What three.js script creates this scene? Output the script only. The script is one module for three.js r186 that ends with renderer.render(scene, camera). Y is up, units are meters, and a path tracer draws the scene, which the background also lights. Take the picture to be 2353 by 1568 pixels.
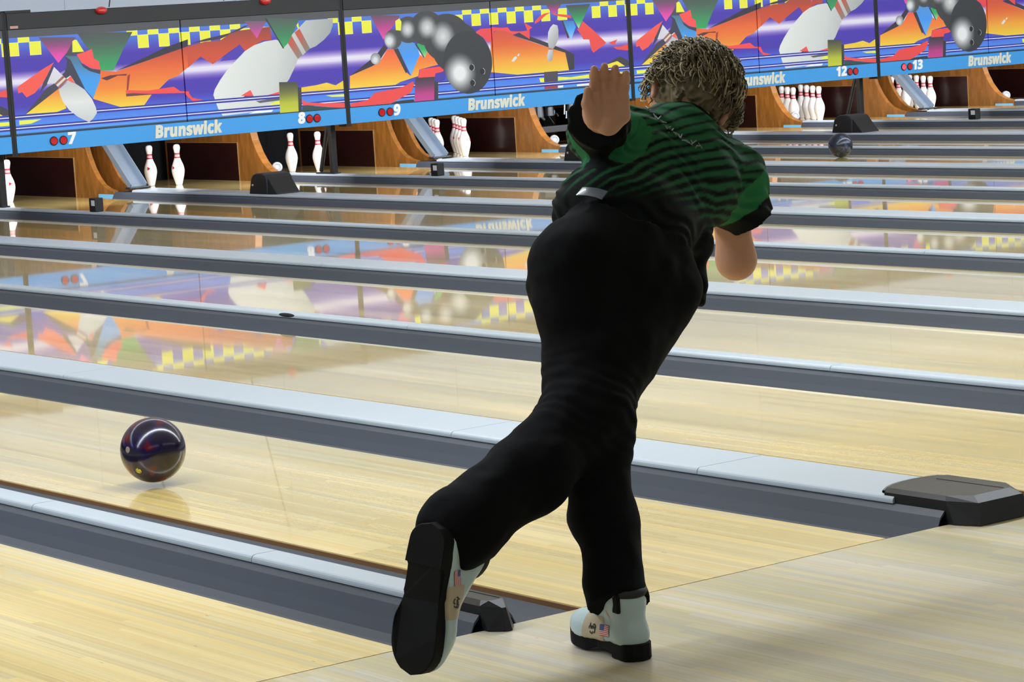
import * as THREE from 'three';
import { mergeGeometries, mergeVertices } from 'three/addons/utils/BufferGeometryUtils.js';
import { RoundedBoxGeometry } from 'three/addons/geometries/RoundedBoxGeometry.js';
import { ConvexGeometry } from 'three/addons/geometries/ConvexGeometry.js';
import { DecalGeometry } from 'three/addons/geometries/DecalGeometry.js';
import { TextGeometry } from 'three/addons/geometries/TextGeometry.js';
import { FontLoader } from 'three/addons/loaders/FontLoader.js';
import { RectAreaLightUniformsLib } from 'three/addons/lights/RectAreaLightUniformsLib.js';

// ---------------------------------------------------------------- camera, light, exposure
const scene = new THREE.Scene();
scene.background = new THREE.Color(0x000000);
const camera = new THREE.PerspectiveCamera(14.1287, 2353 / 1568, 0.1, 80);
camera.position.set(-4.67656, 1.50297, 5.35175);
camera.up.set(0.12105, 0.99085, -0.05965);
camera.lookAt(-4.67656 + 5.922044, 1.50297 - 1.2031294, 5.35175 - 7.9675513);
const renderer = new THREE.WebGLRenderer({ antialias: true });
renderer.toneMapping = THREE.LinearToneMapping;
renderer.toneMappingExposure = 1.2;
renderer.shadowMap.enabled = true;
RectAreaLightUniformsLib.init();
const LIGHT = { row: [42, 31, 20], approach: 6.5, pin: 190 };   // radiance of the ceiling rows, of the lamp over the approach, of the pin lamps
const ROWS = [-1.9, -6.2, -10.5];                   // unseen ceiling lamp rows across the lanes, each behind an unseen baffle
const TILT = [0.1, 0.45, 1.05];                      // tilted more and more, to brighten the masks and dim the far lanes
const CEIL = 3.35;

// ---------------------------------------------------------------- helpers
const LW = 1.06, GW = 0.235, WN = 0.082, WW = 0.271, CAPY = 0.0587;
const laneX = (i) => { let x = 0; const st = (c) => LW + 2 * GW + (c % 2 ? WW : WN); if (i >= 3) for (let c = 3; c < i; c++) x += st(c); else for (let c = i; c < 3; c++) x -= st(c); return x; };
const cap = (i) => { const a = laneX(i) + LW / 2 + GW, w = i % 2 ? WW : WN; return [a, a + w, a + w / 2]; };
const WORD = ['zero', 'one', 'two', 'three', 'four', 'five', 'six', 'seven', 'eight', 'nine', 'ten', 'eleven', 'twelve', 'thirteen', 'fourteen', 'fifteen', 'sixteen'];
const V = (x, y, z) => new THREE.Vector3(x, y, z);
let seedN = 12345;
const rnd = () => { seedN = (seedN * 1664525 + 1013904223) >>> 0; return seedN / 4294967296; };
const rr = (a, b) => a + (b - a) * rnd();
const used = new Map();
const numbered = (n) => { const k = used.get(n) ?? 0; used.set(n, k + 1); return k ? `${n}_${String(k).padStart(3, '0')}` : n; };
function part(name, geo, mat, parent) { const m = new THREE.Mesh(geo, mat); m.name = name; m.castShadow = m.receiveShadow = true; parent.add(m); return m; }
function thing(name, label, category, pos = [0, 0, 0], group) {
  const g = new THREE.Group(); g.name = numbered(name); g.position.set(...pos); g.userData = { label, category };
  if (group) g.userData.group = group;
  scene.add(g); return g;
}
function struct(name, geo, mat, label, category) {
  const m = part(name, geo, mat, scene); m.userData = { kind: 'structure', label, category }; return m;
}
const box = (x0, x1, y0, y1, z0, z1) => { const g = new THREE.BoxGeometry(x1 - x0, y1 - y0, z1 - z0); g.translate((x0 + x1) / 2, (y0 + y1) / 2, (z0 + z1) / 2); return g; };
const rbox = (x0, x1, y0, y1, z0, z1, r = 0.005, s = 2) => { const g = new RoundedBoxGeometry(x1 - x0, y1 - y0, z1 - z0, s, r); g.translate((x0 + x1) / 2, (y0 + y1) / 2, (z0 + z1) / 2); return g; };
const std = (color, roughness = 0.6, o = {}) => new THREE.MeshStandardMaterial({ color, roughness, ...o });
const phy = (color, roughness = 0.6, o = {}) => new THREE.MeshPhysicalMaterial({ color, roughness, ...o });
// a closed outline of [x, y] swept along z from z0 down to z1
function sweepZ(pts, z0, z1, bevel = 0) {
  const s = new THREE.Shape(pts.map(([x, y]) => new THREE.Vector2(x, y)));
  const g = new THREE.ExtrudeGeometry(s, { depth: z0 - z1 - 2 * bevel, bevelEnabled: bevel > 0, bevelThickness: bevel, bevelSize: bevel, bevelOffset: -bevel, bevelSegments: 2, curveSegments: 8 });
  g.translate(0, 0, z1 + bevel); return g;
}
// a closed outline of [z, y] swept along x
function sweepX(pts, x0, x1, bevel = 0) {
  const s = new THREE.Shape(pts.map(([z, y]) => new THREE.Vector2(-z, y)));
  const g = new THREE.ExtrudeGeometry(s, { depth: x1 - x0 - 2 * bevel, bevelEnabled: bevel > 0, bevelThickness: bevel, bevelSize: bevel, bevelOffset: -bevel, bevelSegments: 2, curveSegments: 8 });
  g.translate(0, 0, x0 + bevel);
  g.applyMatrix4(new THREE.Matrix4().set(0, 0, 1, 0, 0, 1, 0, 0, -1, 0, 0, 0, 0, 0, 0, 1)); return g;
}
// smooth value noise
const hash = (x, y, z) => { let h = Math.imul(x, 374761393) ^ Math.imul(y, 668265263) ^ Math.imul(z, 1274126177); h = Math.imul(h ^ (h >>> 13), 1274126177); return ((h ^ (h >>> 16)) >>> 0) / 4294967296; };
const sm = (t) => t * t * (3 - 2 * t);
function noise(x, y, z = 0) {
  const xi = Math.floor(x), yi = Math.floor(y), zi = Math.floor(z), u = sm(x - xi), v = sm(y - yi), w = sm(z - zi);
  const l = (a, b, t) => a + (b - a) * t;
  const q = (k) => l(l(hash(xi, yi, zi + k), hash(xi + 1, yi, zi + k), u), l(hash(xi, yi + 1, zi + k), hash(xi + 1, yi + 1, zi + k), u), v);
  return z === 0 ? q(0) : l(q(0), q(1), w);
}
const clamp = (x, a = 0, b = 1) => Math.min(b, Math.max(a, x));
const step = (a, b, x) => sm(clamp((x - a) / (b - a)));
function tex(data, w, h, srgb = true) {
  const t = new THREE.DataTexture(data, w, h); t.magFilter = THREE.LinearFilter; t.minFilter = THREE.LinearMipmapLinearFilter; t.generateMipmaps = true;
  t.wrapS = t.wrapT = THREE.RepeatWrapping; if (srgb) t.colorSpace = THREE.SRGBColorSpace; t.needsUpdate = true; return t;
}
function canvasTex(w, h, draw) {
  const c = document.createElement('canvas'); c.width = w; c.height = h; draw(c.getContext('2d'), w, h);
  const t = new THREE.CanvasTexture(c); t.colorSpace = THREE.SRGBColorSpace; return t;
}

// ---------------------------------------------------------------- materials
// lane boards: 39 strips across 1.06 m, grain along the length
function boards(base, spread, grain, seed, marks) {
  const w = 1024, h = 2048, d = new Uint8Array(w * h * 4), n = 39;
  for (let x = 0; x < w; x++) {
    const b = Math.floor(x / w * n), fx = (x / w * n) % 1;
    for (let y = 0; y < h; y++) {
      // boards butt at different lengths, so the tone changes along the run
      const run = Math.floor(y / h * 5 + hash(b, 7, seed) * 5), tone = hash(b, run, seed) - 0.5, warm = hash(b, run, seed + 9) - 0.5;
      let g = (noise(x * 0.21 + b * 13, y * 0.006 + run * 31 + seed) - 0.5) * 0.6 + (noise(x * 0.75 + b * 5, y * 0.02 + seed * 3) - 0.5) * 0.4;
      const big = noise(x * 0.006 + seed, y * 0.0023) - 0.5;
      let k = 1 + tone * spread + g * grain + big * 0.16;
      if (fx < 0.045) k *= 0.96;
      if (marks && hash(x >> 1, y >> 2, seed + 3) > 0.99988) k *= 0.72;
      const i = (y * w + x) * 4;
      d[i] = clamp(base[0] * (k + warm * 0.05), 0, 255); d[i + 1] = clamp(base[1] * k, 0, 255); d[i + 2] = clamp(base[2] * (k - warm * 0.16 + big * 0.12), 0, 255); d[i + 3] = 255;
    }
  }
  return tex(d, w, h);
}
const laneTex = boards([230, 205, 132], 0.10, 0.15, 3, true);
const floorTex = boards([190, 181, 148], 0.07, 0.1, 11, true);
const M = {
  lane: phy(0xffffff, 0.18, { map: laneTex, ior: 1.55, clearcoat: 1, clearcoatRoughness: 0.03 }),
  floor: phy(0xffffff, 0.5, { map: floorTex, clearcoat: 0.55, clearcoatRoughness: 0.22, specularIntensity: 0.3 }),
  gutter: std(0x454b54, 0.42),
  cap: phy(0xaab5bd, 0.38, { clearcoat: 0.3, clearcoatRoughness: 0.2 }),
  base: std(0x1c1e21, 0.8),
  blackPlastic: phy(0x141416, 0.38, {}),
  black: std(0x0b0b0c, 0.6),
  hood: std(0x121419, 0.5),
  white: std(0xe6e8e6, 0.4),
  wood: null, woodEdge: null,
  maroon: phy(0x2a0f0c, 0.3, { clearcoat: 0.7, clearcoatRoughness: 0.12 }),
  pin: phy(0xf4f4f2, 0.35, { clearcoat: 0.8, clearcoatRoughness: 0.1 }),
  red: std(0xb4122a, 0.4),
  blue: std(0x3c9ae0, 0.45),
  dark: std(0x1d1e1f, 0.6),
  strip: std(0x22323e, 0.6),
  steel: std(0x93a3b4, 0.3, { metalness: 0.55 }),
  steelDark: std(0x4a4d50, 0.4, { metalness: 0.8 }),
  lampRed: phy(0xc41218, 0.2, { clearcoat: 1 }),
  sticker: std(0x7cc0e4, 0.5),
  tube: new THREE.MeshStandardMaterial({ color: 0xffffff, emissive: 0xf2f6ff, emissiveIntensity: 3 }),
  letter: std(0xd8dac8, 0.5), digit: std(0xeef0f2, 0.5),
};
function plyTex(base, seed) {
  const w = 512, h = 512, d = new Uint8Array(w * h * 4);
  for (let y = 0; y < h; y++) for (let x = 0; x < w; x++) {
    const k = 0.82 + 0.22 * noise(x * 0.012 + seed, y * 0.05) + 0.12 * noise(x * 0.05, y * 0.4 + seed) + 0.08 * (noise(x * 0.02, y * 0.02, seed + 0.5) - 0.5), i = (y * w + x) * 4;
    d[i] = clamp(base[0] * k, 0, 255); d[i + 1] = clamp(base[1] * k, 0, 255); d[i + 2] = clamp(base[2] * k * k, 0, 255); d[i + 3] = 255;
  }
  return tex(d, w, h);
}
M.wood = phy(0xffffff, 0.45, { map: plyTex([148, 96, 38], 2), clearcoat: 0.4, clearcoatRoughness: 0.2 });
// ---------------------------------------------------------------- the room
const XL = -13, XR = 27, ZB = -19.6, ZF = 9.8;
M.wall = std(0xc9ccd2, 0.8); M.ceil = std(0xe4e6ea, 0.85); M.sub = std(0x15130f, 0.9); M.pit = std(0x07080a, 0.9); M.baffle = std(0xd5d9de, 0.8);
{
  const g = box(XL, XR, -0.06, 0, 0.006, ZF), p = g.attributes.position, uv = g.attributes.uv;
  for (let i = 0; i < p.count; i++) uv.setXY(i, (p.getX(i) + 0.31) / 1.06, p.getZ(i) / 5.2 + 0.37);
  struct('floor', g, M.floor, 'pale maple approach floor boards before the foul line', 'floor');
}
struct('floor_base', box(XL, XR, -0.3, -0.2, ZB - 0.2, ZF), M.sub, 'dark subfloor under the lanes and gutters', 'floor');
struct('ceiling', box(XL - 0.2, XR + 0.2, CEIL, CEIL + 0.15, ZB - 0.2, ZF + 0.2), M.ceil, 'white ceiling over the bowling lanes', 'ceiling');
struct('wall_left', box(XL - 0.2, XL, -0.3, CEIL, ZB, ZF), M.wall, 'pale wall at the left end of the lanes', 'wall');
struct('wall_right', box(XR, XR + 0.2, -0.3, CEIL, ZB, ZF), M.wall, 'pale wall at the right end of the lanes', 'wall');
struct('wall_front', box(XL, XR, -0.3, CEIL, ZF, ZF + 0.2), M.wall, 'pale wall behind the bowlers area', 'wall');
struct('wall_back', box(XL, XR, -0.3, CEIL, ZB - 0.2, ZB), M.pit, 'black wall at the back of the pin pits', 'wall');
{ // pale panels above the row of masking units, with open dark joints
  const w = new THREE.Group(); w.name = 'wall_upper'; scene.add(w);
  w.userData = { kind: 'structure', label: 'pale panel wall above the row of printed masking units', category: 'wall' };
  const pan = std(0xb0bac6, 0.7);
  for (let x = XL; x < XR - 0.01; x += 2) part('panel', box(x + 0.0015, x + 1.9985, 1.45, CEIL, -16.75, -16.7), pan, w);
  part('backing', box(XL, XR, 1.45, CEIL, -16.8, -16.76), M.black, w);
}
ROWS.forEach((z, k) => struct(`trim_${k + 1}`, box(XL, XR, CEIL - 0.3, CEIL, z + 0.3, z + 0.34), M.baffle, ['nearest', 'middle', 'farthest'][k] + ' unseen baffle board, placed to hide a lamp row from lane reflections', 'baffle'));  // out of view, hung to keep the lamp rows out of floor reflections
// unseen lamp rows under the ceiling, placed to light lanes, masks and approach
function lampRow(z, w, radiance, x0, x1, label, tilt = 0) {
  const t = thing('unseen_ceiling_lamp', label, 'lamp', [(x0 + x1) / 2, CEIL - 0.5 * w * Math.sin(tilt) - 0.002, z]); t.rotation.x = tilt;
  const L = x1 - x0;
  part('housing', box(-L / 2, L / 2, -0.05, -0.001, -w / 2, w / 2), M.white, t);
  part('tube', box(-L / 2 + 0.02, L / 2 - 0.02, -0.056, -0.051, -w / 2 + 0.02, w / 2 - 0.02), M.tube, t);
  const l = new THREE.RectAreaLight(0xe9f1ff, radiance, L - 0.04, w - 0.04); l.name = 'unseen_lamp_light';
  l.position.set(0, -0.06, 0); l.rotation.x = -Math.PI / 2; t.add(l);
}
ROWS.forEach((z, k) => lampRow(z, 0.24, LIGHT.row[k], -11, 25, ['nearest', 'middle', 'farthest'][k] + ' unseen ceiling lamp row across the lanes, placed to light lanes and masks', TILT[k]));
lampRow(5.2, 0.24, LIGHT.approach, -9, 14, 'unseen ceiling lamp row above the approach, placed to light its floor');  // out of view, lights the approach floor

// ---------------------------------------------------------------- lanes, gutters, caps
function gutterGeo(x0, out) {
  const n = 14, top = [], bot = [];
  for (let i = 0; i <= n; i++) { const t = i / n, u = out < 0 ? 1 - t : t, x = x0 + t * GW, y = -0.012 - 0.072 * Math.sin(Math.PI * Math.min(1, u * 1.04)) + 0.05 * step(0.74, 1, u); top.push([x, y]); bot.push([x, y - 0.008]); }
  return sweepZ([...top, ...bot.reverse()], -0.004, -17.12);
}
const flatGutter = (x0) => box(x0 + 0.008, x0 + GW - 0.014, -0.05, -0.036, -18.7, -17.13);
const ordinal = { 1: 'outermost left bowling lane, left of the frame corner', 2: 'bowling lane in the lower left corner, nearest the camera', 3: 'bowling lane under the airborne purple ball', 4: 'bowling lane just beyond the ball lane, behind the wide white cap', 5: 'third bowling lane beyond the bowler legs, left of lane six',
};
for (let i = 1; i <= 16; i++) {
  const x = laneX(i);
  const words = ordinal[i] ?? (i >= 7 ? `glossy maple bowling lane ${WORD[i]}, running to pin deck ${WORD[i]}` : 'glossy maple bowling lane six, just before the lane with the post at far left');
  const t = thing('bowling_lane', i <= 4 ? 'glossy maple ' + words : i === 5 ? 'glossy maple bowling lane five, behind the second narrow white cap' : words, 'lane', [x, 0, 0], 'lanes of the bowling hall');
  const g = box(-LW / 2, LW / 2, -0.06, 0, -18.75, 0), p = g.attributes.position, uv = g.attributes.uv;
  for (let k = 0; k < p.count; k++) uv.setXY(k, p.getX(k) / 1.06 + 0.5, p.getZ(k) / 9.5 + i * 0.371);
  part('lane_bed', g, M.lane, t);
  for (const s of [-1, 1]) part('side_edge', box(s * (LW / 2 + 0.0022) - 0.002, s * (LW / 2 + 0.0022) + 0.002, -0.06, -0.003, -17.1, -0.006), M.edge ??= std(0x7a5630, 0.6), t);
  part('gutter', gutterGeo(-LW / 2 - GW, -1), M.gutter, t);
  part('gutter', gutterGeo(LW / 2, 1), M.gutter, t);
  part('flat_gutter', flatGutter(-LW / 2 - GW + 0.006), M.gutter, t); part('flat_gutter', flatGutter(LW / 2), M.gutter, t);
}
const CHIP = -6.25; // a dark chip in the near edge of one cap
function roundedCap(w) {
  const r = 0.014, pts = [], y1 = CAPY, y0 = 0.039;
  const arc = (cx, cy, a0, a1) => { for (let k = 0; k <= 4; k++) { const a = a0 + (a1 - a0) * k / 4; pts.push([cx + r * Math.cos(a), cy + r * Math.sin(a)]); } };
  pts.push([-w / 2, y0]); pts.push([w / 2, y0]);
  arc(w / 2 - r, y1 - r, 0, Math.PI / 2); arc(-w / 2 + r, y1 - r, Math.PI / 2, Math.PI);
  return pts;
}
const capNames = { 1: 'wide pale cap left of lane two', 2: 'narrow white cap between the lower left lane and the ball lane', 3: 'wide white cap just behind the ball lane, with black end at right' };
for (let i = 1; i <= 15; i++) {
  const [a, b, c] = cap(i), w = b - a;
  const t = thing('division_cap', capNames[i] ?? `${i % 2 ? 'wide' : 'narrow'} white cap strip between lanes ${WORD[i]} and ${WORD[i + 1]}`, 'cap strip', [c, 0, 0], 'cap strips between the lanes');
  const prof = roundedCap(w + 0.012);
  const cuts = [-0.2, -1.05, -2.35, -5.2, -8.4, -11.6, -14.5, i % 2 ? -16.8 : -17.13];
  for (let k = 0; k + 1 < cuts.length; k++) part('cap_section', sweepZ(prof, cuts[k], cuts[k + 1] + 0.003), M.cap, t);
  part('base_rail', box(-w / 2 + 0.004, w / 2 - 0.004, -0.16, 0.0388, -17.1, -0.03), M.base, t);
  if (i === 4) part('chipped_edge', new THREE.SphereGeometry(1, 16, 10).scale(0.006, 0.011, 0.075).translate(-w / 2 - 0.0035, 0.05, CHIP), M.base, t);
  if (i <= 6) { // black moulded end piece at the foul line
    const W = w / 2 - 0.002, h = i % 2 ? 0.078 : 0.072, sl = i % 2 ? 0.07 : 0.035, f = i % 2 ? 0.1 : 0.062;
    const pts = [];
    for (const s of [-1, 1]) {
      pts.push(V(s * W, 0.0, -0.24), V(s * W, h - 0.012, -0.24), V(s * (W - 0.012), h, -0.24));
      pts.push(V(s * W, 0.002, f - sl), V(s * W, h - 0.012, f - sl - 0.03), V(s * (W - 0.012), h, f - sl - 0.04));
      pts.push(V(s * (W - 0.03), 0.002, f), V(s * (W - 0.045), h - 0.016, f - 0.018), V(s * (W - 0.06), h, f - 0.05));
    }
    pts.push(V(0, h, -0.272), V(0, 0, -0.272), V(W * 0.6, h, -0.262), V(-W * 0.6, h, -0.262));
    const e = part('end_piece', new ConvexGeometry(pts), M.blackPlastic, t);
    const rim = []; for (let k = 0; k <= 10; k++) { const s = -1 + k / 5; rim.push(V(s * W, h - 0.003 - 0.008 * Math.pow(Math.abs(s), 8), -0.243 - 0.03 * (1 - s * s))); }
    part('rim', new THREE.TubeGeometry(new THREE.CatmullRomCurve3(rim), 20, 0.005, 6), M.blackPlastic, e);
    part('seam', box(W * 0.42, W * 0.42 + 0.003, h - 0.004, h + 0.0012, -0.22, f - 0.06), M.black, e);
  }
}
// ---------------------------------------------------------------- masking units
const ART_A=[[["#55505a","#8a4478","#d845a0","#ea4fae"],[186,55,401,67,355,130,323,159,288,193]],
["#45454c",[392,70,377,90,374,142,446,145,398,157,329,159,362,115]],
[["#474a4c","#436252","#3a8a58","#26a45a"],[408,45,734,58,676,138,604,251,525,246,491,169]],
["#e6e83c",[378,87,391,79,404,81,441,144,373,143]],
["#2b2a3a",[618,255,1060,155,1064,115,914,152,815,188]],
[["#b8402e","#e2642e","#ee8a2e","#f0d23a"],[528,246,618,258,1061,151,1051,263,986,304,930,319,872,362,828,383,768,446,637,446,471,390,521,290]],
["#5a2c30",[527,287,581,275,682,274,678,282,628,279,561,300]],
["#9a3026",[684,283,701,276,682,360,673,357]],
["#5b3a3c",[667,375,831,381,827,391,668,391]],
["#f04b48",[668,358,799,369,957,359,994,385,1047,390,1044,427,1021,396,809,387,667,372]],
[["#4c6f80","#3f95de","#3aa0ee"],[329,159,409,164,428,211,478,243,526,264,524,290,471,387,424,330]],
["#3a3a48",[402,179,428,211,479,235,528,243,525,265,466,246,428,221]],
["#f0504c",[396,155,446,145,488,132,495,182,524,198,527,243,468,229,424,201]],
[["#ee7a36","#f0b238","#f0dc3c"],[81,441,251,321,285,321,313,428,257,443]],
["#f05648",[45,300,197,218,263,188,250,205,191,289,141,337,91,357,69,328,46,333]],
["#3c3c4a",[79,439,211,316,256,296,279,323,87,437]],
["#3c3c50",[191,289,250,208,271,222,213,300,169,336]],
["#38384a",[266,278,321,241,331,200,329,160,359,181,429,335,379,306,351,261,312,281]],
["#4a34a4",[265,196,296,198,327,161,339,185,330,226,292,244]],
["#ec6048",[326,282,354,263,371,303]],
[["#d8d6e2","#cfcfd4"],[261,211,295,247,314,263,267,296,213,295]],
["#96604f",[256,298,308,259,335,283,285,322]],
["#d6d2cc",[265,304,316,269,325,276,274,314]],
["#e8ec50",[38,471,168,472,104,492,39,493]],
["#3c3048",[1077,138,1262,124,1388,84,1449,61,1423,62,1320,97,1169,119]],
[["#8e3c34","#c0482c","#d2502a"],[1062,151,1168,133,1262,132,1331,97,1388,86,1583,75,1585,147,1529,148,1412,196,1382,160,1300,203,1207,255,1134,211,1093,237,1051,265]],
["#4a36a8",[1317,199,1382,160,1409,197,1352,239,1252,242]],
[["#6a5a6a","#a84a8c","#e24aa6"],[1423,37,1561,44,1492,133]],
["#3f6fd0",[1756,52,1817,53,1774,85,1725,117]],
["#dfe650",[1751,77,1764,63,1767,90,1779,86,1761,99]],
[["L","#e4e8e2","#ccd0ce","#8f9494"],[1195,419,1206,391,1244,342,1292,292,1352,244,1412,197,1470,170,1540,153,1614,147,1686,172,1716,126,1767,90,1814,54,1991,53,1988,89,1967,130,1923,166,1868,197,1827,209,1790,234,1747,260,1721,305,1681,365,1638,408,1615,443,1610,500,1451,528,1244,534,1219,494,1213,477]],
[["L","#c8503c","#8a8078"],[1689,172,1715,131,1778,241,1745,259]],
[["L","#cc4f3a","#7f7a70"],[1736,115,1770,97,1828,207,1801,228]],
[["#4a5450","#3a7a54","#24a85c"],[1556,28,1773,43,1692,168,1655,197]],
["#22342e",[1553,28,1564,31,1661,197,1654,198]],
["#ef4a48",[1042,390,1063,424,1130,441,1065,443,1024,403]],
["#ef5148",[1366,435,1429,408,1445,441]],
["#4b4858",[1374,448,1391,437,1445,441,1458,460]],
["#ef5148",[1456,457,1610,430,1609,457,1456,467]],
["#5a5a62",[1459,471,1610,459,1609,476,1483,482]],
["#e4ea4c",[1542,496,1580,479,1612,479,1610,499]],
[["S"],[]],
[["#b8bcba","#dcdfdd","#c4c9c8"],[278,328,310,307,340,291,379,306,428,340,465,389,484,435,488,464,465,491,437,509,375,476,327,437,296,393,282,354]],
["#eef0f4",[1406,535,1457,523,1565,524,1553,536]],
["#38383e",[1729,412,1755,416,1748,546,1723,551]],
[["#3e423a","#6e7238","#b4bc34","#c6cc34"],[1614,378,1733,384,1726,552,1606,549]],
["#ecc83a",[1755,416,1851,410,1922,400,1979,419,2053,387,2048,444,1753,441]],
["#e6ec60",[1909,470,2048,471,2047,486,1950,481]],
["#2f4a48",[1752,522,1784,517,1957,540,2042,549,2041,554,1750,542]],
["#ee4f50",[1753,480,1780,498,1901,513,2045,519,2042,548,1957,539,1784,515,1755,516]]];
const ART_B=[["#34323c",[1185,213,1223,198,1434,273,1554,318,1617,347,1613,435,1572,439,1555,339]],
[["#cc4a34","#de6430","#f0a038","#eed03c"],[1017,196,1062,179,1119,180,1190,218,1432,298,1553,335,1573,438,1491,440,1384,440,1331,440,1194,441,1000,414]],
["#e84a46",[1020,157,1100,165,1142,164,1161,187,1223,193,1282,191,1264,144,1323,175,1299,185,1296,241,1223,199,1175,209,1124,185,1062,179,1018,187]],
["#e84c46",[1340,142,1377,115,1410,100,1461,95,1423,110,1378,140,1342,156]],
[["#4a4a50","#a03c80","#e04aa0"],[1425,42,1549,46,1489,113,1449,76]],
["#e4e43c",[1519,78,1572,79,1570,144,1507,141]],
["#e0503c",[1458,101,1607,118,1615,136,1526,121]],
[["#3a78b8","#46a0e8","#a8d0f0"],[1540,146,1629,153,1643,188,1602,262]],
["#34343c",[1540,148,1551,149,1588,248,1576,252]],
[["#46484a","#2f7a50","#2aa460","#c0dcb0"],[1576,60,1761,60,1663,200]],
["#e64a44",[1650,201,1665,201,1696,157,1779,220,1865,294,1838,310,1764,348,1749,329,1738,268,1694,265,1674,232]],
["#e64a44",[1882,295,1951,279,1926,312]],
["#e64a44",[1913,322,1981,321,2055,304,2060,311,2137,257,2131,343,2107,355,2064,327,2027,349,1947,339]],
[["L","#d4d6d8","#9a9c9e"],[1475,164,1506,172,1512,202,1507,252,1481,292,1462,309,1432,297,1428,256,1434,210,1452,182]],
[["L","#d0d2d8","#9a9ca4"],[1431,311,1462,312,1460,342,1454,371,1437,379,1419,374,1417,343]],
["#b06a5a",[1432,301,1465,307,1463,312,1429,308]],
["#d8dade",[1153,361,1176,337,1194,334,1196,345,1173,364]],
["#e4e6ea",[1199,330,1211,319,1217,327,1206,336]],
["#3a3640",[1863,417,1960,380,2020,405,2046,428,2084,441,1995,441]],
["#ecdc3c",[1807,435,1874,420,1942,407,1998,440,1850,444]],
[["S"],[]],
["#4a4450",[1387,438,1489,438,1484,499,1384,497]],
["#e6ea48",[1349,471,1385,471,1384,497,1356,495]],
["#e6ea48",[1488,472,1580,480,1722,472,2059,474,2058,493,1720,494,1486,493]],
["#a03a44",[1384,522,1482,522,1481,538,1383,537]],
["#eceef0",[1484,524,1523,523,1522,536,1483,536]],
["#eceef0",[1625,525,1724,524,1723,537,1625,536]],
["#2f2c3a",[29,374,173,294,225,259,272,215,295,236,238,298,176,334]],
[["#ee5a36","#ef8a34","#f2cf3a"],[29,374,170,333,232,313,292,243,336,244,413,378,442,400,509,285,541,305,579,252,615,291,662,345,503,367,491,404,365,429,331,443,24,443]],
[["#5c4c5c","#b23c86","#ea4cac"],[191,47,395,58,335,122,270,186]],
["#34323a",[336,245,369,240,420,370,408,383]],
[["#5a92c8","#3f94ee","#6fb0e8"],[379,183,495,223,510,285,442,399,363,237]],
["#2b3038",[481,222,498,221,547,303,536,302]],
[["#22985a","#2aa862","#b8d890"],[494,224,549,205,583,244,544,304]],
["#e4444a",[898,184,948,163,1041,162,1036,233,993,244,956,208]],
["#ef4b44",[508,366,669,358,669,390,612,396,605,416,490,414]],
["#4438a0",[612,400,675,386,677,436,630,448,598,431]],
["#34343c",[598,435,626,446,618,546,588,547]],
[["#36363c","#6a3c5e","#b83c86","#c8408e"],[471,413,604,415,590,549,453,547]],
["#e84846",[20,527,139,514,191,476,307,466,373,459,453,432,461,449,431,493,323,533,278,551,21,546]],
["#2d3038",[286,550,323,536,367,533,450,532,449,545,300,547]],
[["R","#8a8c8e","#d8dada",209,289,34,32,206,296,27],[]],
[["R","#4a4c4e","#d6d8d8",335,189,59,54,309,197,43],[]],
[["R","#444648","#444648",443,141,88,74,437,141,53],[]],
[["R","#3e4042","#3e4042",571,139,117,97,574,135,64],[]],
[["R","#393b3e","#393b3e",706,201,164,136,679,190,78],[]],
[["R","#37393c","#37393c",769,259,171,146,769,259,57],[]],
[["G","#d4d6d6",438,139,55],[]],
[["G","#d4d6d6",574,135,70],[]],
[["G","#d4d6d6",679,192,90],[]],
["#e6e63c",[359,87,388,75,401,94,393,144,358,139]],
[["R","#303336","#e4e6e6",843,348,172,179,781,406,96],[]],
[["H",868,379],[]],
[["H",942,406],[]],
[["H",867,467],[]]];

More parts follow.
